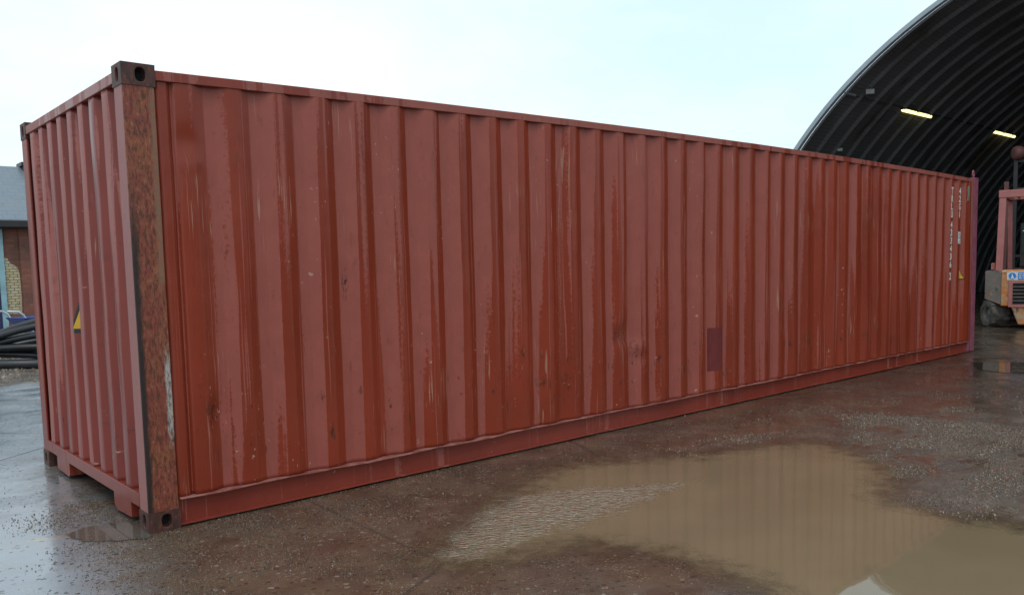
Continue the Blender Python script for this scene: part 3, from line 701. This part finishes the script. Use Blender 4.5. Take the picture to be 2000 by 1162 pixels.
# chamfered corner cowls either side of the rear face
for sg in (0, 1):
    m = MB(); f_ = (lambda y_: y_) if sg == 0 else (lambda y_: -1.0-y_)
    q = [(0, .002, .46), (.26, YL, .56), (.62, YL, .62), (.62, .002, .62), (0, .002, 1.12), (.26, YL, 1.12), (.62, YL, 1.13), (.62, .002, 1.13)]
    m.v = [Vector((a, f_(b), c)) for a, b, c in q]; m.f = [(0, 1, 2, 3), (4, 5, 6, 7), (0, 1, 5, 4), (1, 2, 6, 5), (2, 3, 7, 6), (3, 0, 4, 7)]; m.mi = [0]*6
    m.build('corner_cowl', M_org, FK, bev=.012)
m = MB(); side_prism(m, [(-.02, .44), (.6, .44), (.6, 1.14), (.02, 1.14), (-.02, 1.10)], -1.0, 0); m.build('counterweight', M_or, FK, bev=.015)
m = MB(); m.prism([(-.30, .08), (-.17, .438), (-.83, .438), (-.70, .08)], -.015, .5, TY); m.build('lower_counterweight', M_or, FK, bev=.02)
m = MB(); m.box(-.045, -.021, -.87, -.13, .42, .93); gr = m.build('grille_surround', M_fpink, FK, bev=.004)
m = MB(); m.box(-.049, -.0455, -.80, -.20, .48, .885); m.build('grille_opening', M_black, gr)
M_lou = simple('louvre_grey', (.20, .17, .15), .5)
for i in range(5): mm = MB(); mm.box(-.060, -.0495, -.80, -.20, .54+i*.068, .552+i*.068); mm.build('louvre', M_lou, gr)
# stickers
M_sw = simple('sticker_white', (.62, .66, .70), .4, 0, .25, 16); M_sb = simple('sticker_blue', (.02, .20, .55), .4, 0, .2, 12)
m = MB(); m.box(-.026, -.0215, -.74, -.095, .945, 1.105); st = m.build('safety_sticker', M_sw, FK)
T = Matrix.Translation((-.027, -.185, 1.025)) @ Matrix.Rotation(R(-90), 4, 'Y')
m = MB(); m.lathe([(.062, 0), (.062, .003)], T, 24); m.build('blue_disc', M_sb, st)
m = MB(); m.prism([(-.212, .975), (-.158, .975), (-.165, 1.012), (-.177, 1.02), (-.172, 1.05), (-.185, 1.06), (-.198, 1.05), (-.193, 1.02), (-.205, 1.012)], -.033, -.0302, TY); m.build('pictogram', M_sw, st)
m = MB(); m.box(-.030, -.0262, -.73, -.28, .955, 1.095); bp = m.build('blue_panel', M_sb, st)
for z_, n_ in ((1.055, 5), (1.015, 6), (.975, 7)):
    y_ = -.295
    for q in range(n_): w_ = random.uniform(.03, .055); m = MB(); m.box(-.033, -.0302, y_-w_, y_, z_, z_+.020); y_ -= w_+.012; m.build('printed_word', M_sw, st)
# wheels
def wheel(x, y, r_, w, steer=0):
    T = Matrix.Translation((x, y, r_)) @ Matrix.Rotation(steer, 4, 'Z') @ Matrix.Rotation(R(-90), 4, 'X')
    m = MB(); m.lathe([(r_*.60, -w/2), (r_*.92, -w/2), (r_, -w*.36), (r_, w*.36), (r_*.92, w/2), (r_*.60, w/2), (r_*.56, w*.30)], T, 36)
    for q in range(18):
        an = 2*math.pi*q/18; R_ = T @ Matrix.Rotation(an, 4, 'Z'); m.box(r_*.93, r_*1.035, -.028, .028, .02 if q % 2 else -w*.48, w*.48 if q % 2 else -.02, 0, R_)
    ty = m.build('wheel', M_tyre, FK, bev=.006)
    m = MB(); m.lathe([(r_*.58, w*.10), (r_*.59, w*.46), (r_*.50, w*.44), (r_*.40, w*.18), (r_*.24, w*.16), (r_*.22, w*.34), (r_*.02, w*.36)], T, 28); rm = m.build('rim', M_rim, ty, smooth=False)
wheel(.36, .13, .275, .34, R(32)); wheel(.36, -1.13, .275, .34, R(32)); wheel(2.05, .18, .36, .30); wheel(2.05, -1.18, .36, .30)
m = MB(); m.tube([(.36, .0, .275), (.36, -1.0, .275)], .05, 8); m.build('axle', M_dk, FK)
# chassis, engine cover, seat
m = MB(); m.box(.62, 2.3, -.95, -.05, .30, .62); m.build('chassis', M_dk, FK, bev=.01)
m = MB(); side_prism(m, [(1.5, .625), (2.35, .625), (2.35, 1.15), (2.2, 1.15), (2.0, .75), (1.5, .75)], -1.0, 0); m.build('dashboard', M_dk, FK, bev=.01)
m = MB(); m.box(.625, 1.25, -.95, -.05, .625, 1.10); m.build('engine_cover', M_dk, FK, bev=.02)
m = MB(); m.box(.75, 1.25, -.78, -.25, 1.102, 1.25); m.build('seat', M_dk, FK, bev=.04)
m = MB(); m.box(.62, .80, -.85, -.24, 1.20, 2.05); m.box(.60, .619, -.83, -.26, 1.45, 1.98); m.build('backrest', M_dk, FK, bev=.03)
m = MB(); m.box(.592, .599, -.62, -.33, 1.60, 1.67); m.build('backrest_label', M_sw, FK)
for y_ in (-.29, -.39, -.62): m = MB(); m.lathe([(.014, 0), (.012, .012), (.002, .014)], Matrix.Translation((.598, y_, 1.90)) @ Matrix.Rotation(R(-90), 4, 'Y'), 8); m.build('rivet', M_sw, FK)
m = MB(); m.tube([(1.85, -.5, 1.1), (1.6, -.5, 1.42)], .02, 8); m.build('steering_column', M_dk, FK, smooth=True)
m = MB(); m.tube([(1.6+.17*math.cos(a)*.5, -.5+.17*math.sin(a), 1.42+.17*math.cos(a)*.86) for a in [6.283*i/20 for i in range(20)]], .014, 8, True); m.build('steering_wheel', M_dk, FK, smooth=True)
# overhead guard
def beam(m, a, b, w, d):
    a, b = Vector(a), Vector(b); t_ = (b-a).normalized(); s_ = Vector((0, 1, 0)); 
    if abs(t_.y) > .9: s_ = Vector((1, 0, 0))
    q = t_.cross(s_).normalized(); s_ = q.cross(t_).normalized(); M = Matrix((( *t_, 0), (*s_, 0), (*q, 0), (0, 0, 0, 1))).transposed(); M.translation = a
    m.box(0, (b-a).length, -w/2, w/2, -d/2, d/2, 0, M)
for y_ in (.055, -1.055):
    m = MB(); beam(m, (.10, y_, 1.12), (.13, y_-.03 if y_ > 0 else y_+.03, 2.56), .12, .085); m.build('guard_rear_post', M_fpink, FK, bev=.008)
    m = MB(); beam(m, (1.95, y_, 1.1), (1.65, y_, 2.56), .09, .08); m.build('guard_front_post', M_fpink, FK, bev=.008)
    m = MB(); beam(m, (.20, y_, 2.60), (1.72, y_, 2.60), .10, .09); m.build('guard_side_rail', M_fpink, FK, bev=.008)
m = MB(); beam(m, (.13, .095, 2.615), (.13, -1.095, 2.615), .11, .145); beam(m, (1.75, -.0, 2.62), (1.75, -1.0, 2.62), .09, .09)
for y_ in (-.1, -.26, -.42, -.58, -.74, -.90): beam(m, (.18, y_, 2.62), (1.72, y_, 2.62), .03, .03)
m.build('guard_roof', M_fpink, FK, bev=.008)
m = MB(); m.box(.14, .20, .13, .20, 1.142, 1.28); m.build('exhaust_stub', M_fpink, FK, bev=.01)
# mast
M_mast = simple('dark_mast', (.022, .022, .024), .6); M_mr = worn('mast_red', (.12, .045, .042), [(.11, .04, .036), (.08, .04, .035), (.22, .08, .06)])
m = MB()
for y_ in (.22, -1.22): beam(m, (2.50, y_, .1), (2.50, y_, 3.02), .09, .12)
m.box(2.46, 2.54, -1.18, .18, 2.62, 2.70); m.box(2.46, 2.54, -1.18, .18, .3, .4); m.build('mast_outer', M_mr, FK, bev=.006)
m = MB()
for y_ in (.06, -1.06): beam(m, (2.54, y_, .2), (2.54, y_, 3.50), .08, .10)
for z_ in (1.4, 2.85, 3.45): beam(m, (2.54, .06, z_), (2.54, -1.06, z_), .08, .06)
m.build('mast_inner', M_mast, FK, bev=.006)
m = MB(); m.tube([(2.42, -.5, .3), (2.42, -.5, 3.4)], .05, 12); m.build('lift_cylinder', M_mast, FK, smooth=True)
m = MB(); m.lathe([(.07, -.10), (.13, -.09), (.15, -.04), (.15, .04), (.13, .09), (.07, .10)], Matrix.Translation((2.47, .02, 3.62)) @ Matrix.Rotation(R(35), 4, 'Z') @ Matrix.Rotation(R(90), 4, 'X'), 24); m.build('chain_pulley', M_mr, FK, smooth=True)
m = MB()
for y_ in (-.25, -.75): m.box(2.66, 3.8, y_-.06, y_+.06, .06, .10); m.box(2.62, 2.66, y_-.06, y_+.06, .06, .60)
m.box(2.60, 2.64, -1.0, 0, .25, .35); m.box(2.60, 2.64, -1.0, 0, .5, .6); m.build('fork_carriage', M_dk, FK, bev=.004)

# dark stores inside the shed, hardly visible behind the forklift
M_pal = simple('pallet_wood', (.055, .042, .030), .85, 0, .4, 9)
def pallet_stack(loc, n_, lab, rz):
    t_ = thing('pallet_stack', lab, 'pallets', loc, rz=rz)
    for i in range(n_):
        m = MB(); z_ = i*.144
        for q in range(7): m.box(0, 1.2, q*.143, q*.143+.1, z_+.122, z_+.142)
        for q in (0, .45, .9): m.box(0, 1.2, q, q+.1, z_+.0, z_+.02)
        for q in (0, .45, .9):
            for w_ in (0, .55, 1.1): m.box(w_, w_+.1, q, q+.1, z_+.02, z_+.122)
        m.build('pallet', M_pal, t_)
pallet_stack((21.5, 4.3, 0), 9, 'tall stack of dark pallets in the gloom behind the forklift', R(20))

# ================================================================== BRICK BUILDING (left, behind)
def brick_mat():
    k = NM('old_brick'); x, y, z = k.xyz(); cb = k.n('ShaderNodeCombineXYZ'); k.put(cb.inputs[0], x); k.put(cb.inputs[1], z)
    bt = k.n('ShaderNodeTexBrick'); k.put(bt.inputs['Vector'], cb.outputs[0]); bt.inputs['Scale'].default_value = 1; bt.inputs['Brick Width'].default_value = .225; bt.inputs['Row Height'].default_value = .075; bt.inputs['Mortar Size'].default_value = .008
    bt.inputs['Color1'].default_value = (.26, .085, .055, 1); bt.inputs['Color2'].default_value = (.16, .060, .042, 1); bt.inputs['Mortar'].default_value = (.10, .085, .07, 1); bt.inputs['Mortar Smooth'].default_value = .3
    c = k.mix(k.mul(k.ss(k.noise((1.2, 1, 1.2), 1, 4, .6), .4, .7), .6), bt.outputs[0], (.06, .035, .027))
    return k.done(c, .85, 0, k.bump(bt.outputs['Fac'], -.4, .01))
def cream_mat():
    k = NM('cream_painted_brick'); x, y, z = k.xyz(); cb = k.n('ShaderNodeCombineXYZ'); k.put(cb.inputs[0], x); k.put(cb.inputs[1], z)
    bt = k.n('ShaderNodeTexBrick'); k.put(bt.inputs['Vector'], cb.outputs[0]); bt.inputs['Scale'].default_value = 1; bt.inputs['Brick Width'].default_value = .19; bt.inputs['Row Height'].default_value = .075; bt.inputs['Mortar Size'].default_value = .012
    bt.inputs['Color1'].default_value = (.46, .43, .30, 1); bt.inputs['Color2'].default_value = (.44, .38, .20, 1); bt.inputs['Mortar'].default_value = (.16, .13, .09, 1)
    n = k.noise((4, 1, 4), 1, 5, .7); c = k.mix(k.ss(n, .58, .66), bt.outputs[0], (.10, .065, .05))
    return k.done(c, .7, 0, k.bump(bt.outputs['Fac'], -.5, .01))
BY = 21.7
BB = thing('brick_building', 'low red brick building with grey slate roof and bricked up cream opening', 'building', (3.0, BY, 0))
m = MB(); m.box(-9, 3.5, 0, 6.0, 0, 2.98); m.build('wall', brick_mat(), BB)
m = MB(); m.box(.99, 1.3, -.11, -.001, 0, 2.76) if 0 else m.box(.66, 1.02, -.06, -.001, 0, 2.76); m.build('brick_pier', bpy.data.materials['old_brick'], BB)
m = MB(); T = Matrix(((1, 0, 0, 0), (0, 0, 1, 0), (0, 1, 0, 0), (0, 0, 0, 1)))
m.prism([(.27, .42), (.62, .40), (.64, .9), (.63, 1.5), (.58, 1.72), (.42, 1.80), (.36, 1.95), (.25, 2.0)], -.004, -.0005, T); o = m.build('cream_brick_infill', cream_mat(), BB, fix=True)
k = NM('slate'); n = k.noise((3, 3, 3), 1, 5, .6); bt = k.n('ShaderNodeTexBrick'); cb = k.n('ShaderNodeCombineXYZ'); x, y, z = k.xyz(); k.put(cb.inputs[0], x); k.put(cb.inputs[1], y); k.put(bt.inputs['Vector'], cb.outputs[0]); bt.inputs['Scale'].default_value = 1; bt.inputs['Brick Width'].default_value = .3; bt.inputs['Row Height'].default_value = .22; bt.inputs['Mortar Size'].default_value = .006
bt.inputs['Color1'].default_value = (.135, .175, .21, 1); bt.inputs['Color2'].default_value = (.12, .16, .195, 1); bt.inputs['Mortar'].default_value = (.075, .095, .115, 1)
M_slate = k.done(k.mix(k.mul(k.ss(n, .4, .7), .5), bt.outputs[0], (.16, .19, .20)), .38, 0, k.bump(n, .3, .01))
m = MB()
def slab(m, a, b, x0, x1, th):    # roof slope from (y,z) a to b
    m.prism([(a[0], a[1]), (b[0], b[1]), (b[0], b[1]+th), (a[0], a[1]+th)], x0, x1, Matrix(((0, 0, 1, 0), (1, 0, 0, 0), (0, 1, 0, 0), (0, 0, 0, 1))))
slab(m, (-.28, 2.93), (3.0, 4.74), -9.2, 3.7, .06); slab(m, (6.28, 2.93), (3.0, 4.741), -9.2, 3.7, .06); m.build('roof', M_slate, BB)
m = MB(); m.prism([(0, 2.98), (6, 2.98), (3, 4.64)], 3.2, 3.48, Matrix(((0, 0, 1, 0), (1, 0, 0, 0), (0, 1, 0, 0), (0, 0, 0, 1)))); m.build('gable_wall', bpy.data.materials['old_brick'], BB)
m = MB(); m.box(-9.2, 3.7, -.42, -.281, 2.78, 2.97); m.box(-9.2, 3.7, -.28, -.01, 2.76, 2.90); m.build('gutter', simple('black_gutter', (.018, .019, .022), .45), BB, bev=.02)
m = MB(); m.box(1.46, 2.1, 2.7, 3.3, 4.5, 4.80); m.box(1.40, 2.16, 2.64, 3.36, 4.80, 4.92); m.build('chimney', bpy.data.materials['black_gutter'], BB, bev=.01)
m = MB(); m.box(.13, .27, -.07, -.002, 0, 2.75); dF = m.build('door_frame', simple('pale_blue_paint', (.24, .42, .47), .5, 0, .2, 5), BB, bev=.008)
m = MB(); m.box(-.95, .128, -.03, -.003, 0, 2.1); m.build('door', simple('navy_door', (.018, .022, .085), .5, 0, .2, 4), BB)
m = MB(); m.box(-1.09, -.952, -.07, -.002, 0, 2.75); m.box(-.95, .128, -.06, -.002, 2.102, 2.25); m.build('door_frame', bpy.data.materials['pale_blue_paint'], BB, bev=.008)

# ---- coil of black pipe
M_pipe = simple('black_pipe', (.014, .017, .020), .34, 0, .3, 3)
hose = thing('pipe_coil', 'heaped coil of thick black plastic pipe on the rubble', 'pipe coil', (1.72, 11.55, 0))
hx = Vector((.66, -.75, 0)).normalized(); hy = Vector((.75, .66, 0)).normalized()
rnd = random.Random(4); rs = [rnd.uniform(-.06, .12) for _ in range(9)]
for i in range(9):
    r_ = rnd.uniform(1.0, 1.28); tl = rnd.uniform(-.10, .12); lean = rnd.uniform(-.05, .12); h0 = .06+.036*i; ph = rnd.uniform(0, 6.28); pts = []
    cx_ = rnd.uniform(-.05, .30)
    for q in range(48):
        a = 2*math.pi*q/48
        p = hx*(cx_+r_*math.cos(a)*1.12)+hy*(r_*.82*math.sin(a))
        z_ = h0+.07*math.sin(a*2+ph)+.16*math.cos(a)*(tl*5)*.35-.06*math.sin(a)*(i/11)+.10*(1-math.cos(a))*.25
        # front of the upper loops rides up and over the heap towards the middle
        z_ += (.06*(i/10))*max(0, 1-abs(math.cos(a)))
        z_ += (.03+.026*i+rs[i])*(cx_+r_*math.cos(a)*1.12)
        pts.append((p.x, p.y, max(z_, .055)))
    m = MB(); m.tube(pts, .056, 12, True); m.build('pipe_loop', M_pipe, hose, smooth=True)
m = MB(); m.tube([(-1.9*hx.x-1.22*hy.x, -1.9*hx.y-1.22*hy.y, .07), (0-1.24*hy.x, -1.24*hy.y, .07), (1.6*hx.x-1.20*hy.x, 1.6*hx.y-1.2*hy.y, .075)], .068, 14); m.build('pipe_tail', M_pipe, hose, smooth=True)
# ---- wheelbarrow behind
WB = thing('wheelbarrow', 'blue wheelbarrow with bent metal handles behind the pipe coil', 'wheelbarrow', (1.86, 13.0, 0), rz=R(14))
M_blue = simple('blue_plastic', (.030, .075, .30), .4, 0, .2, 6)
m = MB(); i0 = len(m.v)
rings = [((-.02, .60), (.0, .46), .45), ((-.30, 1.05), (-.30, .90), .86)]
def tray(z_, x0, x1, w): return [(x0, -w, z_), (x1, -w*.8, z_), (x1, w*.8, z_), (x0, w, z_)]
lo, hi, li = tray(.40, .15, .85, .22), tray(.68, -.05, 1.15, .36), tray(.42, .17, .83, .20)
hii = tray(.68, -.02, 1.12, .335)
for a_, b_ in ((lo, hi), (li, hii)):
    for j in range(4): m.quad([a_[j], a_[(j+1) % 4], b_[(j+1) % 4], b_[j]])
for j in range(4): m.quad([hi[j], hi[(j+1) % 4], hii[(j+1) % 4], hii[j]])
m.quad(lo); m.quad(li); m.build('tray', M_blue, WB)
M_tube = simple('pale_tube', (.50, .56, .60), .35, .3, .15, 5)
for s_ in (-1, 1):
    m = MB(); m.tube([(1.1, s_*.10, .25), (.6, s_*.24, .36), (.14, s_*.28, .40), (.04, s_*.29, .60), (-.03, s_*.30, .74), (-.12, s_*.30, .80), (-.30, s_*.30, .82)], .022, 10); m.build('handle', M_tube, WB, smooth=True)
    m = MB(); m.tube([(.25, s_*.26, .38), (.18, s_*.27, .02), (.38, s_*.27, .02), (.45, s_*.25, .38)], .016, 8); m.build('leg', M_tube, WB, smooth=True)
m = MB(); m.lathe([(.10, -.04), (.19, -.04), (.2, 0), (.19, .04), (.10, .04)], Matrix.Translation((1.15, 0, .2)) @ Matrix.Rotation(R(90), 4, 'X'), 20); m.build('wheel', M_tyre, WB, smooth=True)
# added unseen backdrop block behind the viewer, made up to shape the reflections
def reflection_backdrop(loc, w, d, h, lab):
    t_ = thing('added_backdrop_block', lab, 'reflection backdrop', loc)
    m = MB(); m.box(0, w, 0, d, 0, h); m.build('wall', simple('backdrop_grey', (.16, .17, .17), .7) if 'backdrop_grey' not in bpy.data.materials else bpy.data.materials['backdrop_grey'], t_)
    m = MB(); m.prism([(-.3, h), (d+.3, h), (d/2, h+2.2)], -.3, w+.3, Matrix(((0, 0, 1, 0), (1, 0, 0, 0), (0, 1, 0, 0), (0, 0, 0, 1)))); m.build('roof', M_slate, t_)
reflection_backdrop((-20, -62, 0), 60, 14, 5.5, 'added unseen grey building block behind the viewer, there only for reflections')
